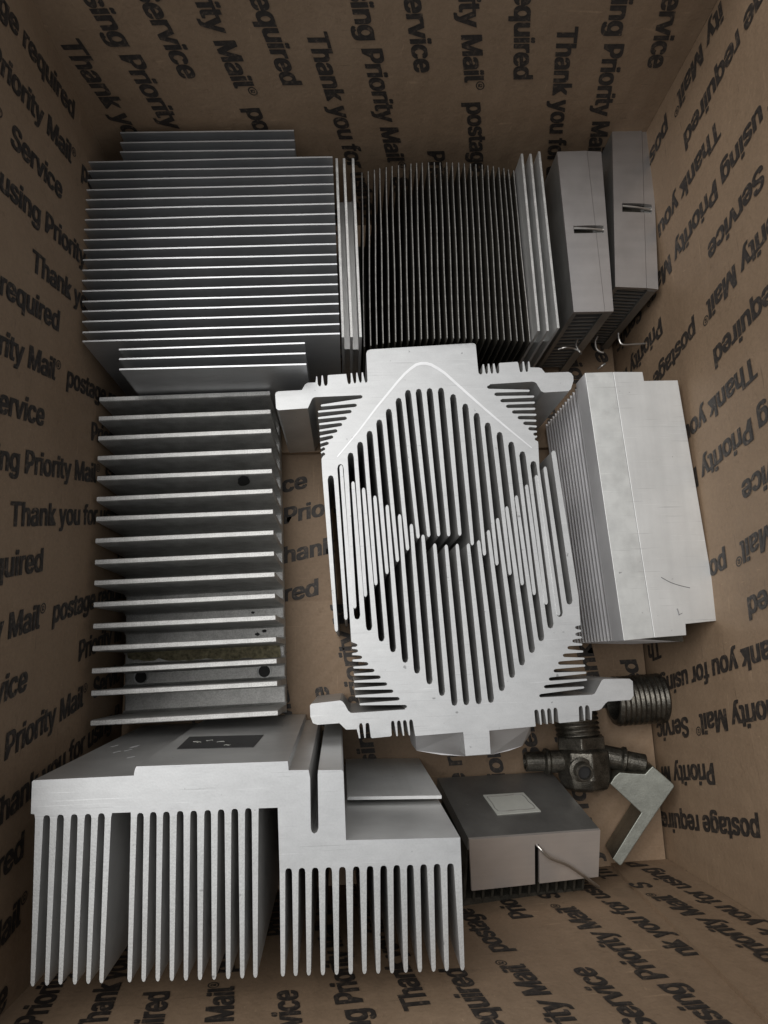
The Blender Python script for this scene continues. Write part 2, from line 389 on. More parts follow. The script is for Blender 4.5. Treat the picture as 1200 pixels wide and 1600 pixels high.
# ------------------------------------------------------------------ heatsink 2: dark cooler between light plates
t = thing('dark_cooler', 'dark dusty cooler of thin vertical fins with light side plates, by the far wall', 'heat sink', (27, 135, 0))
xt = [566, 575.8, 585.2, 593.8, 603.6, 612.7, 622.4, 632.2, 641.9, 650.6, 659.9, 670.1, 678.8, 688, 698.3, 707, 716.7, 725.8, 735, 743.8, 753.2, 762.7, 771, 780, 787.5, 795, 802.7]
nf = len(xt); finsDK = []
for i, x in enumerate(xt):
    s = 2*i/(nf-1)-1; z = 53.5-5.0*(s*s)**1.1
    yt = 252+18*(s*s)+(3*s if s < 0 else 0)*0; yb = 530+11*(s*s if s < 0 else 0)-0*s
    xb = 568.8+(828-568.8)*i/(nf-1)
    finsDK.append((at(x, yt, z), at(xb, yb, z)))
Ld = sum((b-a).length for a, b in finsDK)/nf
fd = [fin_mesh(Ld, .32, 46, [BLACK, BLKEDGE], 1, .08) for _ in range(7)]
for a, b in finsDK: 
    o = place_fin(random.choice(fd), a, b, t)
    o.rotation_euler.x += random.uniform(-.008, .008); o.rotation_euler.z += random.uniform(-.0015, .0015)
lo = min(min(a.x, b.x) for a, b in finsDK); hi = max(max(a.x, b.x) for a, b in finsDK)
ylo = min(b.y for a, b in finsDK)+2; yhi = max(a.y for a, b in finsDK)-4
part('base_plate', boxv((lo, ylo, 1), (hi, yhi, 6)), BLACK, t)
for grp in ([(526, 248, 536, 526), (537.5, 247, 549.5, 527), (551.5, 247, 563.5, 527)], [(815.5, 240, 842, 517), (829, 241, 856, 516), (842.5, 236, 872.5, 513)]):
    q = [(at(x0, y0, 56), at(x1, y1, 56)) for x0, y0, x1, y1 in grp]; Lp = sum((b-a).length for a, b in q)/3
    mp_ = fin_mesh(Lp, .8, 51, [SIDE, THICK], 1)
    for a, b in q:
        o = place_fin(mp_, a, b, t, 'light side plate'); o.name = 'side_plate'
    web = [(q[0][0].x-.1, q[0][0].y-6), (q[2][0].x+.1, q[2][0].y-6), (q[2][1].x+.1, q[2][1].y+3), (q[0][1].x-.1, q[0][1].y+3)]
    part('side_web', prism([(x, y, 40) for x, y in web], (0, 0, -36)), SIDE, t)

# ------------------------------------------------------------------ heatsinks 3 and 4: two slim blocks standing in the far right corner
def slim(name_label, main, flange, slot, z, parent_loc, clips, nf_):
    t = thing('slim_heat_sink', name_label, 'heat sink', parent_loc, 'slim covered heat sinks in the far right corner')
    (ax, ay), (bx, by), (cx_, cy_), (dx, dy) = main             # tl tr br bl
    sl, sr, s0, s1 = slot
    def lerp(p, q, f): return (p[0]+(q[0]-p[0])*f, p[1]+(q[1]-p[1])*f)
    f0 = (s0-ay)/(dy-ay); f1 = (s1-ay)/(dy-ay)
    L0, R0 = lerp(main[0], main[3], f0), lerp(main[1], main[2], f0); L1, R1 = lerp(main[0], main[3], f1), lerp(main[1], main[2], f1)
    hl0, hl1 = lerp(L0, R0, .28), lerp(L1, R1, .28)
    T = 1.3; up_ = lambda pts: prism(ptop(pts, z), (0, 0, -T))
    part('cover_plate', join(up_([main[0], main[1], R0, L0]), up_([L0, hl0, hl1, L1]), up_([L1, R1, main[2], main[3]])), SATIN, t)
    fz = z-.5; Fl = lambda f: lerp(flange[0], flange[3], f); Fr = lambda f: lerp(flange[1], flange[2], f)
    upf = lambda pts: prism(ptop(pts, fz), (0, 0, -T))
    m0, m1 = lerp(Fl(f0), Fr(f0), .70), lerp(Fl(f1), Fr(f1), .70)
    part('cover_flange', join(upf([flange[0], flange[1], Fr(f0), Fl(f0)]), upf([m0, Fr(f0), Fr(f1), m1]), upf([Fl(f1), Fr(f1), flange[2], flange[3]])), SATIN, t)
    tl, tr, br, bl = at(*main[0], z), at(*flange[1], z), at(*flange[2], z), at(*main[3], z)
    tl, tr, br, bl = [Vector((p.x, p.y, 0)) for p in (tl, tr, br, bl)]
    ex = (tr-tl).normalized(); ey = (bl-tl).normalized()
    q = [tl+ex*.05, tl+ex*1.6, bl+ex*1.6-ey*.2, bl+ex*.05-ey*.2]
    part('side_wall', prism([(p.x, p.y, z-T-.05) for p in q], (0, 0, -(z-T-.1))), DARKBASE, t, 'solid left side')
    q = [tr-ex*3.2, tr-ex*.05, br-ex*.05-ey*.2, br-ex*3.2-ey*.2]
    part('side_wall', prism([(p.x, p.y, z-T-.6) for p in q], (0, 0, -(z-T-.7))), DARKBASE, t, 'solid right side')
    q = [tl+ex*1.6+ey*.3, tr-ex*3.2+ey*.3, br-ex*3.2-ey*.9, bl+ex*1.6-ey*.9]; o0 = q[0].copy()
    pitch = (z-5)/nf_; fme = me_of('fin', *prism([p-o0 for p in q], (0, 0, -.75)), DARKBASE)
    for i in range(nf_): link('fin', fme, t, Vector((o0.x, o0.y, z-T-1.6-i*pitch))-wloc(t))
    core = [q[0]+ex*2+ey*2, q[1]-ex*1+ey*2, q[2]-ex*1-ey*4, q[3]+ex*2-ey*4]
    part('core', prism([(p.x, p.y, z-T-1.5) for p in core], (0, 0, -(z-T-1.5))), BLACK, t)
    c0, c1 = at(*lerp(hl0, hl1, .35), z-1.0), at(*lerp(m0, m1, .6), z-1.4)
    part('clip_wire', wire([c0, c0.lerp(c1, .5)+Vector((0, 0, .3)), c1], .45), WIRE, t)
    for pts, zz in clips: part('clip_wire', wire([at(x, y, zz+dz) for x, y, dz in pts], .42), WIRE, t)
    return t
slim('slim grey covered heat sink leaning beside the dark cooler, lower of the two corner ones', [(870.5, 237), (917, 235.5), (945, 486.7), (896.5, 487.5)], [(917.4, 236), (939.5, 237), (958.7, 486.5), (945.4, 486.7)], (891, 941, 353, 365), 54, (92, 155, 0),
     [([(872, 546, 0), (884, 543, 1), (897, 545, 0), (906, 549, 0), (908, 553, -1)], 34), ([(902, 530, 0), (900, 540, 0), (906, 551, 0)], 34)], 17)
slim('slim grey covered heat sink touching the right wall in the far right corner', [(956.5, 201), (1002.7, 202), (1010, 450), (961.5, 448)], [(1003.1, 202.8), (1018.7, 205), (1028.6, 452), (1010.4, 450)], (967, 1015, 316.5, 330.5), 50, (112, 160, 0),
     [([(934, 526, 0), (930, 534, 0), (932, 545, 0), (938, 550, 0), (943, 551, 0)], 25), ([(966, 520, 1), (967, 530, 0), (972, 538, 0), (990, 538, 0), (1012, 537, 0), (1019, 541, 0), (1028, 538, 1)], 29), ([(934, 577, 0), (940, 572, 0), (946, 568, 1)], 20)], 19)

# ------------------------------------------------------------------ heatsink 5: long finned one on the left
t = thing('long_finned_heat_sink', 'long weathered heat sink with sixteen thick horizontal fins along the left wall', 'heat sink', (-54, 37, 0))
rowsL = [624, 654, 685, 716, 747.5, 780, 811, 845, 878.5, 911, 945, 978.5, 1013.5, 1048.5, 1083.5, 1130]
rowsR = [614, 643, 673, 704, 736, 767, 799.5, 832, 865, 897.5, 931, 965, 999, 1033, 1068, 1114]
P = []
for i, (yl, yr) in enumerate(zip(rowsL, rowsR)):
    f = i/15; xl = 154.5-11.5*f; xr = 422.5+10*f; P.append((at(xl, yl, 40), at(xr, yr, 40)))
L = sum((b-a).length for a, b in P)/16
def thick_fin():
    T = 1.9; Hh = 33; prof = [(-.7*T/2*1.0, 0), (.7*T/2, 0), (T/2*.95, -.5), (T/2, -Hh+2.2), (T/2+.3, -Hh+.5), (T/2+.9, -Hh), (-T/2-.9, -Hh), (-T/2-.3, -Hh+.5), (-T/2, -Hh+2.2), (-T/2*.95, -.5)]
    return me_of('fin', *prism([(-L/2, y, z) for y, z in prof], (L, 0, 0)), THICK)
tf = thick_fin()
for a, b in P: place_fin(tf, a, b, t, lean=random.uniform(-.012, .012))
xl = sum(a.x for a, b in P)/16; xr = sum(b.x for a, b in P)/16
d0 = (P[0][1]-P[0][0]).normalized()
q = [Vector((P[-1][0].x, P[-1][0].y+.6, 7)), Vector((P[-1][1].x, P[-1][1].y+.6, 7)), Vector((P[0][1].x, P[0][1].y-.3, 7)), Vector((P[0][0].x, P[0][0].y-.3, 7))]
bp_ = part('base_plate', prism(q, (0, 0, -7)), THICK, t, bev=.5)
for px, py in ((220, 1058), (413, 1049)):
    c = at(px, py, 7.05); part('hole_rim', lathe(c, (0, 0, 1), [(-.02, 2.7), (.12, 2.5), (.10, 2.3), (-.02, 1.95)], 24), PLATE, bp_); part('screw_hole_shade', lathe(c+Vector((0, 0, .02)), (0, 0, -1), [(-.02, 2.1), (0, 2.0), (.03, 0.01)], 24), HOLE_SHADE, bp_)  # dark disc on the surface stands in for the shade of the hole
def blob(name, pts, z, m, parent, hgt=.5, seed=0):
    rnd = random.Random(seed); top = [at(x, y, z+hgt) for x, y in pts]; return part(name, prism(top, (0, 0, -hgt+.02)), m, parent)
rnd = random.Random(3)
up_e = [(x, 1001+rnd.uniform(-2, 2)+8*(1-(x-190)/255)) for x in range(196, 444, 8)]; dn_e = [(x, 1030+rnd.uniform(-3, 3)) for x in range(440, 192, -8)]
blob('dried_paste', up_e+dn_e, 7, PUTTY, bp_, .5)
for cx_, cy_, r_ in ((380, 752, 12), (371, 757, 6), (402, 991, 4), (413, 986, 4), (250, 983, 3), (395, 957, 3)):
    blob('dark_stain', [(cx_+r_*math.cos(a_)*rnd.uniform(.7, 1.1), cy_+r_*.7*math.sin(a_)*rnd.uniform(.7, 1.1)) for a_ in [k*math.pi/6 for k in range(12)]], 7, GLUE, bp_, .15)

fpt = P[4][0]+Vector((0, -1.1, 0)); n5 = Vector(((P[4][1]-P[4][0]).y, -(P[4][1]-P[4][0]).x, 0)).normalized()
st5 = [onp(380+10*math.cos(a_)*rnd.uniform(.7, 1.1), 752+8*math.sin(a_)*rnd.uniform(.8, 1.1), fpt+n5*.12, n5) for a_ in [k*math.pi/7 for k in range(14)]]
part('dark_stain', prism(st5, n5*-.1), GLUE, t)
# ------------------------------------------------------------------ heatsinks 6 and 7: the two interlocked V-shaped extrusions
ZU, ZL = 50.0, 49.6
def halfbody(side_slots, side_tips, h=2.7, r=3, sgn=1):
    """path down a side comb. slots end at (x,y); they open towards sgn"""
    out = []
    for i, (x, y) in enumerate(side_slots):
        out += [(x+sgn*r, y-h), (x+sgn*.6, y-h*.6), (x, y), (x+sgn*.6, y+h*.6), (x+sgn*r, y+h)]
        if i < len(side_tips):
            tx, ty = side_tips[i]; out += [(tx, ty-1.5), (tx+sgn*.9, ty), (tx, ty+1.5)]
    return out
U_slots = [(516.8, 742.5), (532, 725), (547.9, 707), (562.8, 690), (577.5, 672.8), (592.7, 655.3), (607.5, 638.5), (623, 621.5), (637.5, 608.9), (654.3, 607.3), (671.3, 606.3), (689, 605.6), (708, 615.5), (727, 630.4), (744.7, 644.8), (762, 660), (780.6, 674.7), (798.8, 689.9), (816.3, 705), (833.4, 720.2)]
U_tips = [(525.5, 987), (540.5, 968.5), (554.3, 950.8), (571, 932.5), (587.3, 914.5), (604.7, 897), (621, 877.9), (636.8, 860), (653.3, 841.4), (669.8, 839), (685.3, 838), (701, 838), (718.4, 837), (738, 852), (757, 868), (776.5, 883.4), (796.9, 898.6), (816, 914.5), (834.8, 929.7), (853.5, 944.8), (873, 962)]
L_slots = [(558, 968), (576.7, 985.5), (596, 1002.5), (614, 1019.3), (633, 1035.7), (651.6, 1052.7), (671, 1069.5), (690.5, 1087.5), (710, 1103), (728.5, 1102), (747.8, 1100.5), (767, 1098.4), (784, 1080), (800, 1059.5), (815.5, 1040), (831, 1020.4), (845.5, 1002), (860, 982), (874.5, 964), (889.6, 944.8)]
L_tips = [(533, 726.5), (551.6, 752), (568, 762), (585.8, 774.3), (605, 788.6), (624.3, 803.3), (642.8, 818.5), (661, 835.3), (679.3, 849), (697.3, 850.8), (714.4, 849.6), (731.8, 849), (748, 844), (763.3, 828), (777.6, 809.3), (792, 791), (807, 774), (823, 757), (838, 742), (851.8, 728.8), (865, 704)]
topU = [(430, 617), (431, 613.5), (434.5, 611.5), (471.8, 609.4), (476.7, 600.5), (481, 598), (493, 597.5), (494.2, 588), (495.5, 588), (496.5, 600), (498.5, 603.5), (501, 603.5), (502, 600), (502.5, 587), (504.3, 586.5), (506, 599), (507.5, 602.8), (510.5, 602.5), (512, 599), (512, 587), (513.5, 586), (540.9, 584.2), (543, 597), (544.5, 600), (547, 600), (548.2, 597), (548, 583), (550, 583), (552.2, 595.5), (553.5, 598.9), (555.6, 598.9), (556.6, 595.5), (556.6, 582.5), (558.3, 582.5), (561, 594.5), (562.3, 597.7), (564.4, 597.7), (565.3, 594.5), (565.1, 582), (567, 582), (569.5, 594), (570.8, 597.7), (573.3, 597.7), (574.3, 594), (572.3, 552), (574, 548), (578.7, 546), (740, 536), (743.3, 538.7), (747.5, 582), (749.8, 585), (753, 584.7), (754, 582), (754, 569.5), (756, 569), (758.3, 581.5), (759.3, 584), (761.5, 584), (762.3, 581.5), (762.3, 568.5), (764.3, 568.3), (766.7, 581), (767.7, 583.7), (769.8, 583.7), (770.6, 581), (770.3, 568.3), (772.5, 568), (775.3, 580.5), (776.3, 583.4), (779.3, 583.4), (780.3, 580), (779.5, 568), (781, 567), (808, 565.3), (809.5, 566.5), (812, 578.5), (813, 581.4), (816, 581.2), (817, 578), (816.3, 565), (818.6, 565), (821, 578), (822, 581), (824.5, 580.8), (825.3, 577.5), (825, 565), (827.2, 564.8), (828.5, 574), (842, 574.3), (846, 575.5), (851.8, 582.5), (888, 581.2), (892.5, 583), (895.7, 588), (896, 594.7), (892, 608), (888, 611), (850, 613.2), (845.5, 611), (838, 598.5), (834, 596.5), (831, 596.2), (766, 600.2)]
UR_s = [(761, 604.8), (772.5, 616), (781.8, 626), (790.7, 634.8), (800, 643.7), (808.9, 652.5), (817.5, 661.3), (825.5, 669.8), (833.2, 678.3), (835.5, 686)]
UR_t = [(826.8, 610.5), (833.8, 619.5), (835, 629), (835.5, 638.6), (837.3, 648), (837.3, 657.3), (837.8, 666.4), (838.3, 674.5), (838.5, 682)]
UL_s = [(566.5, 620), (557.6, 633.2), (549.5, 643), (542, 653.5), (534.8, 663.3), (527.3, 673.3), (520.8, 682.9), (513.8, 692.7), (508.3, 701.4), (508.2, 709.5)]
UL_t = [(502.1, 633.6), (497.7, 643.2), (497.7, 653.2), (499.3, 662.8), (499.8, 672.8), (500.5, 682.2), (501, 691.5), (501.7, 699.8), (502.1, 707.2)]
W = 4.9
def inner_arc(slots, sgn, order):
    out = []
    for (x, y) in (slots if order > 0 else slots[::-1]):
        out += [(x-order*W, y+sgn*7), (x-order*3.4, y+sgn*1.6), (x, y), (x+order*3.4, y+sgn*1.6), (x+order*W, y+sgn*7)]
    return out
ulfp = halfbody(UL_s, UL_t, sgn=-1)[::-1]
U_body = topU+halfbody(UR_s, UR_t)[0:]+[(840.8, 690), (842.8, 733)]+inner_arc(U_slots, 1, -1)+[(503.6, 742), (502.3, 717)]+ulfp+[(492.3, 620.5), (489.5, 621.3), (487.5, 623.5), (481, 637.8), (434.9, 640.9), (431.5, 638)]
def fins_of(slots, tips, sgn, outerL, outerR, hw=2.6):
    out = []
    for i, (tx, ty) in enumerate(tips):
        a = (slots[i-1][0]+W, slots[i-1][1]+sgn*7) if i > 0 else outerL
        b = (slots[i][0]-W, slots[i][1]+sgn*7) if i < len(slots) else outerR
        h_ = hw*(1.35 if (i == len(tips)-1 and sgn < 0) else 1)
        out.append([a, b, (tx+h_, ty-sgn*4), (tx+h_*.65, ty-sgn*1), (tx, ty), (tx-h_*.65, ty-sgn*1), (tx-h_, ty-sgn*4)])
    return out
t = thing('v_shaped_heat_sink', 'far half of the two interlocked pale diamond heat sinks, fins pointing at the near end', 'heat sink', (30, 75, 0), 'two interlocked V shaped heat sinks')
part('body', prism(ptop(U_body, ZU), (0, 0, -ZU)), [SAWN, SIDE], t)
for fp in fins_of(U_slots, U_tips, 1, (503.6, 742), (842.8, 733)): part('fin', prism(ptop(fp, ZU), (0, 0, -ZU)), [SAWN, SIDE], t)
arc = [(527, 713.7), (560, 674), (588, 636.7), (620.7, 597), (632, 584.5), (641.7, 576), (650, 570), (658, 567.8), (666, 567.8), (674, 570), (684, 575.5), (695, 583), (730, 614.5), (760, 641), (790.7, 667), (809, 682), (831, 700)]
def strip(pts, w0, z):
    V = []; Fc = []
    for i, p in enumerate(pts):
        a = Vector(pts[max(i-1, 0)]); b = Vector(pts[min(i+1, len(pts)-1)]); d = (b-a).normalized(); nn = Vector((-d.y, d.x))
        w_ = w0*(.3+.7*math.sin(math.pi*(i+.5)/len(pts)))
        for s in (-1, 1): q = Vector(p)+nn*s*w_; V.append(at(q.x, q.y, z))
    for i in range(len(pts)-1): Fc.append((2*i, 2*i+1, 2*i+3, 2*i+2))
    return V, Fc
part('polished_line_highlight', strip(arc, 2.3, ZU+.06), SHINE, t)  # highlight of the scribed polished line put in as a paler strip

LR_s = [(898.5, 980.5), (899, 991), (894.4, 1001.5), (886.6, 1012), (879.4, 1024), (872, 1036), (865, 1048), (857.5, 1061), (850, 1073), (842.5, 1087)]
LR_t = [(907.3, 985.6), (908.3, 996), (909, 1007), (910.5, 1018), (912.6, 1029), (913.6, 1040), (915.4, 1051), (916.6, 1062), (912, 1074.2)]
LL_s = [(558.5, 1008), (559.5, 1017), (566, 1027), (575.5, 1037.2), (585.3, 1047.6), (594.9, 1058), (605, 1068.8), (614.7, 1080), (624.5, 1091.8), (636, 1104)]
LL_t = [(550.5, 1012.3), (551, 1022), (551.5, 1032), (552.9, 1043), (553.8, 1054), (553.8, 1065), (554.5, 1076.3), (555.7, 1088), (562.7, 1100.5)]
botL = [(925, 1085.5), (929.5, 1083.4), (940, 1063.4), (943.5, 1061), (983.5, 1060.6), (988.6, 1064.5), (990, 1087), (985, 1093.6), (950, 1096), (946, 1099), (940, 1107), (936, 1109.5), (925, 1111), (924.4, 1124.5), (922.8, 1125.2), (920.8, 1105), (918.5, 1102), (915.5, 1102), (914.2, 1105), (914.4, 1125.7), (912.7, 1126), (910.3, 1106), (909, 1103), (906, 1103), (904.3, 1106), (905, 1126.3), (903.5, 1127), (875, 1129.8), (873, 1129), (871, 1109), (869, 1105.8), (866, 1105.8), (864.8, 1109), (865.3, 1130.5), (863.4, 1130.8), (861, 1110), (859, 1106.8), (856, 1106.8), (854.8, 1110), (856, 1131.2), (854.2, 1131.5), (851, 1111), (849, 1107.8), (846, 1107.8), (844.8, 1111), (846.6, 1132), (844.4, 1132.3), (841.5, 1112), (839.5, 1108.8), (836.5, 1108.8), (834.8, 1111), (837, 1135), (764.5, 1141.6), (766.6, 1178), (727.5, 1181), (723.7, 1144), (650, 1150), (648.5, 1149), (645, 1127), (643.5, 1124.3), (640.5, 1124.5), (639.3, 1128), (641, 1148.8), (638.8, 1149), (635.3, 1128), (633.8, 1125.2), (630.8, 1125.3), (629.6, 1128), (631.7, 1149.4), (629.7, 1149.6), (626, 1129), (624.6, 1125.8), (621.6, 1126), (620.3, 1129), (621.6, 1150), (619.5, 1150.2), (616.3, 1129.5), (615, 1126.3), (612, 1126.5), (611, 1130), (612, 1149), (610, 1150.6), (581.5, 1153.4), (579.5, 1152), (577, 1132), (575.5, 1129.5), (572.5, 1129.7), (571.2, 1132), (571.5, 1152.7), (569.4, 1153), (566.7, 1133), (565.2, 1130), (562.3, 1130.2), (561, 1134), (563, 1153.4), (561, 1153.6), (557.5, 1139.5), (541, 1140), (537, 1136.5), (530.5, 1130), (496, 1132.5), (489, 1130), (485, 1119.7), (484.3, 1102), (487, 1099.5), (531, 1094.5), (535, 1096), (539, 1101), (544, 1110.5), (548, 1113.8), (552, 1114), (633, 1108.6)]
ll = halfbody(LL_s, LL_t, sgn=-1)[::-1]
L_body = inner_arc(L_slots, -1, 1)+[(904, 931), (907, 977)]+halfbody(LR_s, LR_t)+botL+ll+[(549, 1003), (546.3, 961)]
t = thing('v_shaped_heat_sink', 'near half of the interlocked pale diamond pair of heat sinks, with a square tab', 'heat sink', (45, 0, 0), 'two interlocked V shaped heat sinks')
part('body', prism(ptop(L_body, ZL), (0, 0, -ZL)), [SAWN, SIDE], t)
for fp in fins_of(L_slots, L_tips, -1, (546.3, 961), (904, 931)): part('fin', prism(ptop(fp, ZL), (0, 0, -ZL)), [SAWN, SIDE], t)
# sloping curved flange below the tab
inn = [at(x, y, 48) for x, y in ((649, 1148), (724, 1143), (765, 1140), (829, 1135))]
outz = 34; out_ = [at(x, y, outz) for x, y in ((651, 1173), (690, 1179.5), (727, 1181.5), (768, 1179), (795, 1173), (816, 1165.5), (829, 1146))]
V = inn+out_+[Vector((v.x, v.y, 14)) for v in inn]+[Vector((v.x, v.y, 14)) for v in out_]
Fc = [(0, 4, 5, 6, 1), (1, 6, 7, 2), (2, 7, 8, 9, 10, 3)]; m_ = len(inn)+len(out_)
ring = [0, 4, 5, 6, 7, 8, 9, 10, 3]
for a_, b_ in zip(ring, ring[1:]): Fc.append((a_, a_+m_, b_+m_, b_))
part('curved_flange', (V, Fc), SIDE2, t)

# ------------------------------------------------------------------ heatsink 8: flat plate over horizontal fins on the right
t = thing('plate_heat_sink', 'heat sink by the right wall, scuffed flat bright plate facing up over fins', 'heat sink', (99, 47, 0))
zt = 55
part('base_plate', prism(ptop([(958.2, 581), (1004, 581), (1006.5, 595), (1059, 594), (1123.5, 969.5), (1071.3, 975), (1072.5, 992.5), (1022.8, 996.3)], zt), (0, 0, -10)), PLATE, t, bev=.12)
part('edge_strip', prism(ptop([(914, 582.5), (957.6, 581), (1022.2, 996.3), (975, 1001)], zt-.15), (0, 0, -9.8)), [STRIP, SIDE2], t, 'narrow scratched strip of the base', bev=.12)
tl, bl, tr, br = at(914, 582.5, zt), at(975, 1001, zt), at(1059, 594, zt), at(1123.5, 969.5, zt)
ex = (tr-tl).normalized(); ex.z = 0; ey = (bl-tl); ey.z = 0; ey.normalize()
q = [tl+ex*.6+ey*.8, tl+ex*24+ey*.8, bl+ex*24-ey*1.5, bl+ex*.6-ey*.4]; q = [Vector((p.x, p.y, 0)) for p in q]; o0 = q[0].copy()
fme = me_of('fin', *prism([p-o0 for p in q], (0, 0, -.95)), FINR)
for i in range(13): link('fin', fme, t, Vector((o0.x, o0.y, 42.6-i*3.2))-wloc(t))
q = [tl+ex*7+ey*1.5, tl+ex*24+ey*1.5, bl+ex*24-ey*1.5, bl+ex*7-ey*1.5]
part('core', prism([(p.x, p.y, 44.9) for p in q], (0, 0, -44.8)), BLACK, t)
c = at(968, 981, 50); 
part('scratch', wire([at(1033, 902, zt+.05), at(1048, 910, zt+.05), at(1063, 915, zt+.05), at(1078, 918.5, zt+.05)], .12, 5), SCR, t)
part('scratch', wire([at(1058, 951, zt+.05), at(1060, 957, zt+.05), at(1061, 961, zt+.05)], .2, 5), SCR, t)
part('scratch', wire([at(1060, 961, zt+.05), at(1066, 958, zt+.05)], .1, 5), SCR, t)

# ------------------------------------------------------------------ heatsink 9: tall stepped extrusion in the near left corner
ax = Vector((-.0125, .0442, -.9989)).normalized(); Lz = 94
p0 = at(400, 1262, 94.5)
def q9(pts, off=0): return [onp(x, y, p0+ax*off, ax) for x, y in pts]
t = thing('stepped_heat_sink', 'large tall stepped heat sink with three groups of long fins in the near left corner', 'heat sink', (-28, -40, 0))
G1 = ([(73, 1273.5), (94.5, 1272.5), (116, 1272), (137.5, 1271.5), (158.5, 1270.5)], [(51, 1541.5), (73.5, 1540), (94.5, 1538.5), (117, 1538.5), (138, 1537.5), (158.5, 1536.5)])
G2 = ([(219.3, 1270), (239.5, 1268.5), (260, 1268), (281.5, 1267), (302.7, 1266.5), (324.5, 1265.5), (345.5, 1264.5), (366.8, 1263.5), (388, 1262.5)], [(202.5, 1535), (224.5, 1534.3), (246.5, 1533.6), (268.5, 1533), (290.5, 1532.3), (312.5, 1531.6), (334.5, 1531), (356.5, 1530), (378.5, 1529), (399, 1528)])
G3 = ([(451, 1356.5), (471.7, 1356), (492.5, 1355.5), (513.5, 1355), (535, 1354.3), (556.7, 1353.6), (578.3, 1353), (599.5, 1352.3), (620, 1351.5), (641, 1351), (662, 1350.3), (683, 1349.6), (704, 1349)], [(442, 1526), (462, 1525.3), (482.5, 1524.5), (504.5, 1524), (526, 1523.3), (548, 1522.6), (569.5, 1522), (591, 1521.5), (612.5, 1521), (634, 1520), (656, 1519.3), (677.5, 1518.5), (698, 1517.5), (722.5, 1516.5)])
def arcs9(sl):
    out = []
    for x, y in sl[::-1]: out += [(x+5.4, y+7), (x+4.4, y+2.2), (x+2, y+.3), (x-2, y+.3), (x-4.4, y+2.2), (x-5.4, y+7)]
    return out
B9 = [(50, 1222), (52, 1219.2), (209, 1211.8), (210.5, 1203), (213, 1197.5), (330, 1193.5), (449.6, 1189.4), (451, 1203.6), (482, 1203), (484.5, 1215), (485.5, 1294), (487.2, 1300), (491, 1302.5), (495.5, 1300), (497.7, 1294), (496.5, 1212), (497, 1203.4), (534, 1203), (536.6, 1206), (540.6, 1312.9), (719, 1308.6), (721, 1356)]
B9 += arcs9(G3[0])+[(437, 1363.5), (434, 1262), (404.3, 1263), (403.8, 1269.5)]+arcs9(G2[0])+[(204.5, 1277), (204.3, 1269.3), (175, 1270.3), (173.5, 1277.5)]+arcs9(G1[0])+[(55, 1280.5), (54, 1272.3), (48.3, 1271.5)]
part('body', prism(q9(B9), ax*Lz), [SAWN, SIDE], t)
def fins9(sl, tp, outL, outR):
    for i, (tx, ty) in enumerate(tp):
        a = (sl[i-1][0]+5.4, sl[i-1][1]+7) if i else outL; b = (sl[i][0]-5.4, sl[i][1]+7) if i < len(sl) else outR
        part('fin', prism(q9([a, b, (tx+3.3, ty-6), (tx+2.2, ty-1.5), (tx, ty), (tx-2.2, ty-1.5), (tx-3.3, ty-6)]), ax*Lz), [SAWN2, SIDE], t)
fins9(*G1, (55, 1280.5), (173.5, 1277.5)); fins9(*G2, (204.5, 1277), (403.8, 1269.5)); fins9(*G3, (437, 1363.5), (721, 1356))
# sticker on its far face
def face_pt(px, py, A, B, off): 
    d = (B-A).normalized(); n = d.cross(ax).normalized()
    if n.y < 0: n = -n
    return onp(px, py, A+n*off, n), n
A_, B_ = q9([(213, 1197.5), (449.6, 1189.4)])
quad = [(276, 1170), (396, 1167), (412, 1148), (296, 1151)]
st = [face_pt(x, y, A_, B_, .15) for x, y in quad]; sk_ = part('black_sticker', prism([p for p, n in st], st[0][1]*-.13), LABEL, t)
rs = random.Random(9)
for _ in range(5):
    x0_, y0_ = rs.uniform(300, 385), rs.uniform(1154, 1167); m_ = [face_pt(x0_+k*rs.uniform(2, 5), y0_+rs.uniform(-.8, .8), A_, B_, .2)[0] for k in range(4)]
    part('scuff', wire(m_, .12, 4, 2), PAD, sk_)
for _ in range(6):
    x0_, y0_ = rs.uniform(172, 225), rs.uniform(1165, 1186); A9, B9_ = q9([(52, 1219.2), (209, 1211.8)]); m_ = [face_pt(x0_+k*4, y0_-k*.9, A9, B9_, .04)[0] for k in range(4)]
    part('scratch', wire(m_, .10, 4, 1), SHINE, t)
# ------------------------------------------------------------------ thin plate standing behind it
A_, B_ = q9([(540.6, 1312.9), (719, 1308.6)]); d = (B_-A_).normalized()
best = min((abs((lambda p, n: (p-A_-n*1.2).dot(n))(at(615, 1249, z), face_pt(615, 1249, A_, B_, 0)[1])), z) for z in [z/2 for z in range(4, 180)])
zp = best[1]; print('thin plate top', zp)
a_, b_ = at(543, 1250, zp), at(690, 1248, zp); t = thing('thin_metal_plate', 'thin flat metal plate standing on edge behind the right part of the stepped heat sink', 'plate', ((a_.x+b_.x)/2, a_.y, 0))
n_ = face_pt(615, 1249, A_, B_, 0)[1]
part('sheet', prism([a_, b_, b_+n_*.9, a_+n_*.9], ax*(zp-.5)/abs(ax.z)), PLATE, t)

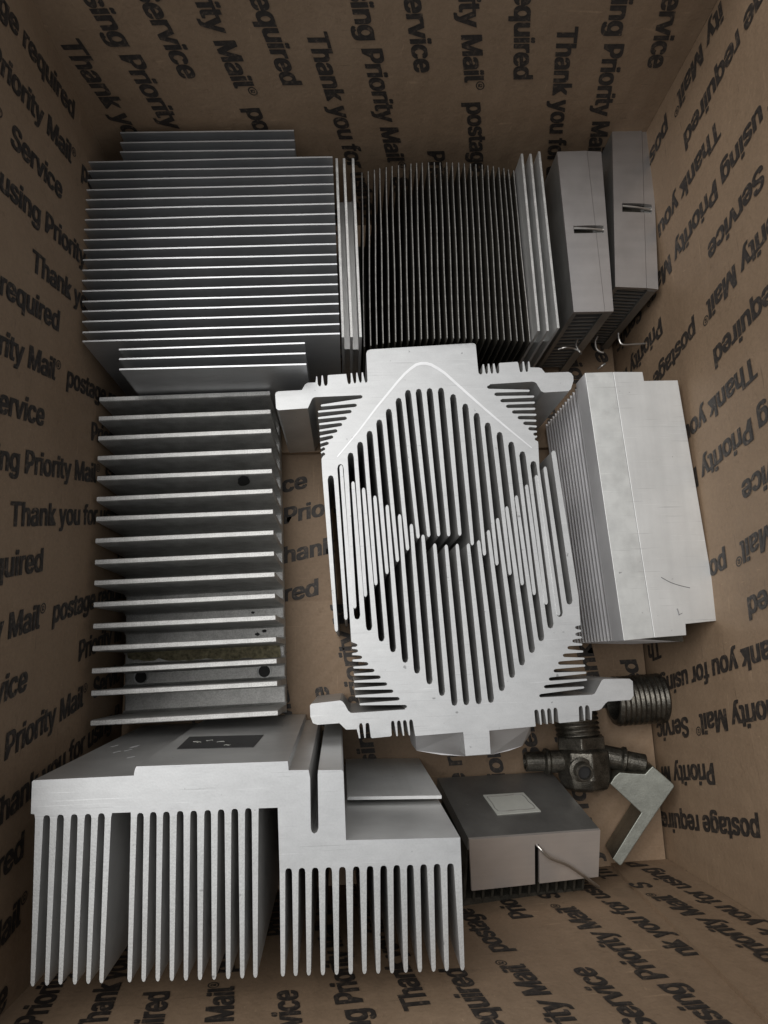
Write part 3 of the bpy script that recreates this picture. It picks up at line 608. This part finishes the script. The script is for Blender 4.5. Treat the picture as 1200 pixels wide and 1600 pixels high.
# ------------------------------------------------------------------ heatsink 10: covered cooler with thermal pad, near right
ax2 = Vector((-.1285, .3334, -.934)).normalized(); p1 = at(733, 1312, 43)
def q10(pts, off=0): return [onp(x, y, p1, ax2)+ax2*off for x, y in pts]
t = thing('covered_cooler', 'tilted steel covered cooler with a pale square thermal pad and a clip wire, near right', 'heat sink', (60, -58, 0))
T = 1.0
part('cover_plate', join(prism(q10([(733, 1312), (835.5, 1304.5), (836, 1381.5), (737, 1392)]), ax2*T), prism(q10([(835.5, 1304.5), (842.3, 1304), (842.3, 1319), (835.6, 1319.5)]), ax2*T), prism(q10([(842.3, 1304), (938, 1297), (935, 1370), (843, 1380.5)]), ax2*T)), COVER, t)
c0, c1, c2, c3 = q10([(733, 1312), (938, 1297), (935, 1370), (737, 1392)])
e1 = (c1-c0).normalized(); e2 = ax2.cross(e1).normalized()
if e2.y > 0: e2 = -e2
W10 = (c1-c0).length; D10 = ((c3-c0).dot(e2)+(c2-c1).dot(e2))/2; Lx = 37
part('base_plate', prism([c0+ax2*(T+.02), c1+ax2*(T+.02), c1+e2*4+ax2*(T+.02), c0+e2*4+ax2*(T+.02)], ax2*Lx), DARKBASE, t)
nfn = 14; fo = c0+e1*1.0+e2*4.05+ax2*5; fl_ = D10+3.5
fme = me_of('fin', *prism([Vector((0, 0, 0)), e1*.8, e1*.8+e2*fl_, e2*fl_], ax2*(Lx-7)), BLACK)
for i in range(nfn): link('fin', fme, t, fo+e1*(W10-3)*i/(nfn-1)-wloc(t))
part('fin_frame', prism([fo+e2*fl_+ax2*1.0, fo+e1*(W10-2)+e2*fl_+ax2*1.0, fo+e1*(W10-2)+e2*(fl_+4)+ax2*1, fo+e2*(fl_+4)+ax2*1], ax2*(Lx-12)), BLACK, t)
part('core', prism([fo+e2*.05+ax2*9, fo+e1*(W10-2)+e2*.05+ax2*9, fo+e1*(W10-2)+e2*(fl_-1)+ax2*9, fo+e2*(fl_-1)+ax2*9], ax2*(Lx-18)), BLACK, t)
nrm = -e2
pad = [onp(x, y, c0+nrm*.3, nrm) for x, y in ((755, 1242), (818, 1238), (845, 1267), (777, 1272.5))]
part('thermal_pad', prism(pad, nrm*-.28), PAD, t)
w0, w1, w2, w3 = q10([(836, 1319.5), (842, 1323), (850, 1331), (858, 1336)])
part('clip_wire', wire([w0+ax2*2, w1-ax2*.9, w2-ax2*1.8, w3-ax2*2, at(885, 1351, 37), at(905, 1364, 35), at(922, 1376, 33), at(936, 1386, 31)], .45), WIRE, t)

frame_ = [onp(x, y, c0+nrm*.42, nrm) for x, y in ((761, 1245), (815, 1241.5), (836, 1263), (779, 1267.5), (761, 1245))]
part('pad_outline', wire([p for q_ in zip(frame_, frame_[1:]) for p in (q_[0], q_[0].lerp(q_[1], .5))]+[frame_[0]], .10, 4, 2), SATIN, t)
# ------------------------------------------------------------------ fittings
def thread(d0, d1, r, pitch, depth):
    out = []; d = d0
    while d < d1-pitch*.5: out += [(d, r-depth), (d+pitch*.35, r), (d+pitch*.6, r)]; d += pitch; out += [(d-.05, r-depth)]
    return out
t = thing('threaded_pipe', 'short threaded grey pipe lying under a heat sink arm by the right wall', 'pipe fitting', (104, -20, 0))
a_, b_ = at(957, 1096, 9.2), at(1040, 1090, 9.2); dd = (b_-a_); Lp = min(dd.length, 19)
part('threaded_body', lathe(a_, dd, [(0, 6.6), (0, 8.3)]+thread(.4, Lp-1.0, 9.0, 1.85, .75)+[(Lp-.8, 8.8), (Lp, 8.0), (Lp, 6.6)], 44), PEWTER, t, smooth=True)
part('bore', lathe(a_, dd, [(0, 6.62), (Lp, 6.62)], 30), PEWTER, t, smooth=True)

t = thing('pipe_manifold', 'grey cast pipe fitting with three short hollow spigots and a threaded neck, near right wall', 'pipe fitting', (77, -38, 0))
cc = at(912, 1186, 10)
part('body', lathe(cc+Vector((0, 4, 0)), (0, -1, 0), [(0, .1), (0, 8.4), (1, 9.8), (10, 9.8), (13.5, 8.4), (14.5, 6), (14.5, .1)], 8), PEWTER, t, bev=.6)
part('hexagonal_collar', lathe(cc+Vector((-.5, 8.2, -.5)), (0, -1, 0), [(0, .1), (0, 9.4), (4.2, 9.4), (4.6, 8.7), (4.6, .1)], 6), PEWTER, t, bev=.4)
part('threaded_neck', lathe(cc+Vector((-1, 7.8, -1)), (-.05, 1, 0), [(0, 6.5)]+thread(.2, 13, 8.0, 1.7, .7)+[(13.2, 7.2), (13.2, 5.5), (4, 5.5)], 36), PEWTER, t, smooth=True)
def spigot(p, q, r, lab):
    p = Vector(p); q = Vector(q); L_ = (q-p).length
    part('spigot', lathe(p, q-p, [(0, r*1.15), (L_*.45, r*1.15), (L_*.5, r*1.35), (L_*.56, r*1.35), (L_*.6, r), (L_-.3, r), (L_, r-.25), (L_, r-.75), (L_*.5, r-.8), (L_*.5, .05)], 28), PEWTER, t, lab, smooth=False)
    part('bore', lathe(p, q-p, [(L_-1.6, r-.82), (L_-1.6, .02)], 28), HOLE_SHADE, t)  # dark disc added across the spigot to paint the shade inside it
spigot(cc+Vector((-5, -.5, 0)), at(820, 1190, 9.5), 3.4, 'spigot pointing left')
spigot(cc+Vector((5, 1.5, 2)), at(1008, 1194, 15), 3.4, 'spigot pointing right')
tip = at(914, 1208, 22.5); spigot(tip+Vector((-.1, 1.2, -8)), tip, 3.1, 'spigot pointing up')

# ------------------------------------------------------------------ angle bracket
ax3 = Vector((.1841, .0643, -.9808)).normalized(); p2 = at(970, 1352, 16)
t = thing('angle_bracket', 'thick L shaped piece of bare aluminium leaning in the near right corner', 'bracket', (98, -62, 0))
Lb = [(953.5, 1225), (960, 1214), (968, 1207), (985, 1208.5), (1008, 1209.5), (1014, 1203), (1020, 1197), (1052, 1225), (1054, 1229), (1012, 1290), (972, 1351), (969, 1353), (957, 1342.5), (980, 1305), (1002, 1270)]
top3 = [onp(x, y, p2, ax3) for x, y in Lb]
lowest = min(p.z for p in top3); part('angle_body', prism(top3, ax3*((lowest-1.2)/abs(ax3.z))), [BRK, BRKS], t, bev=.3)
# small shard next to the floor text
print('lowest bracket', lowest)
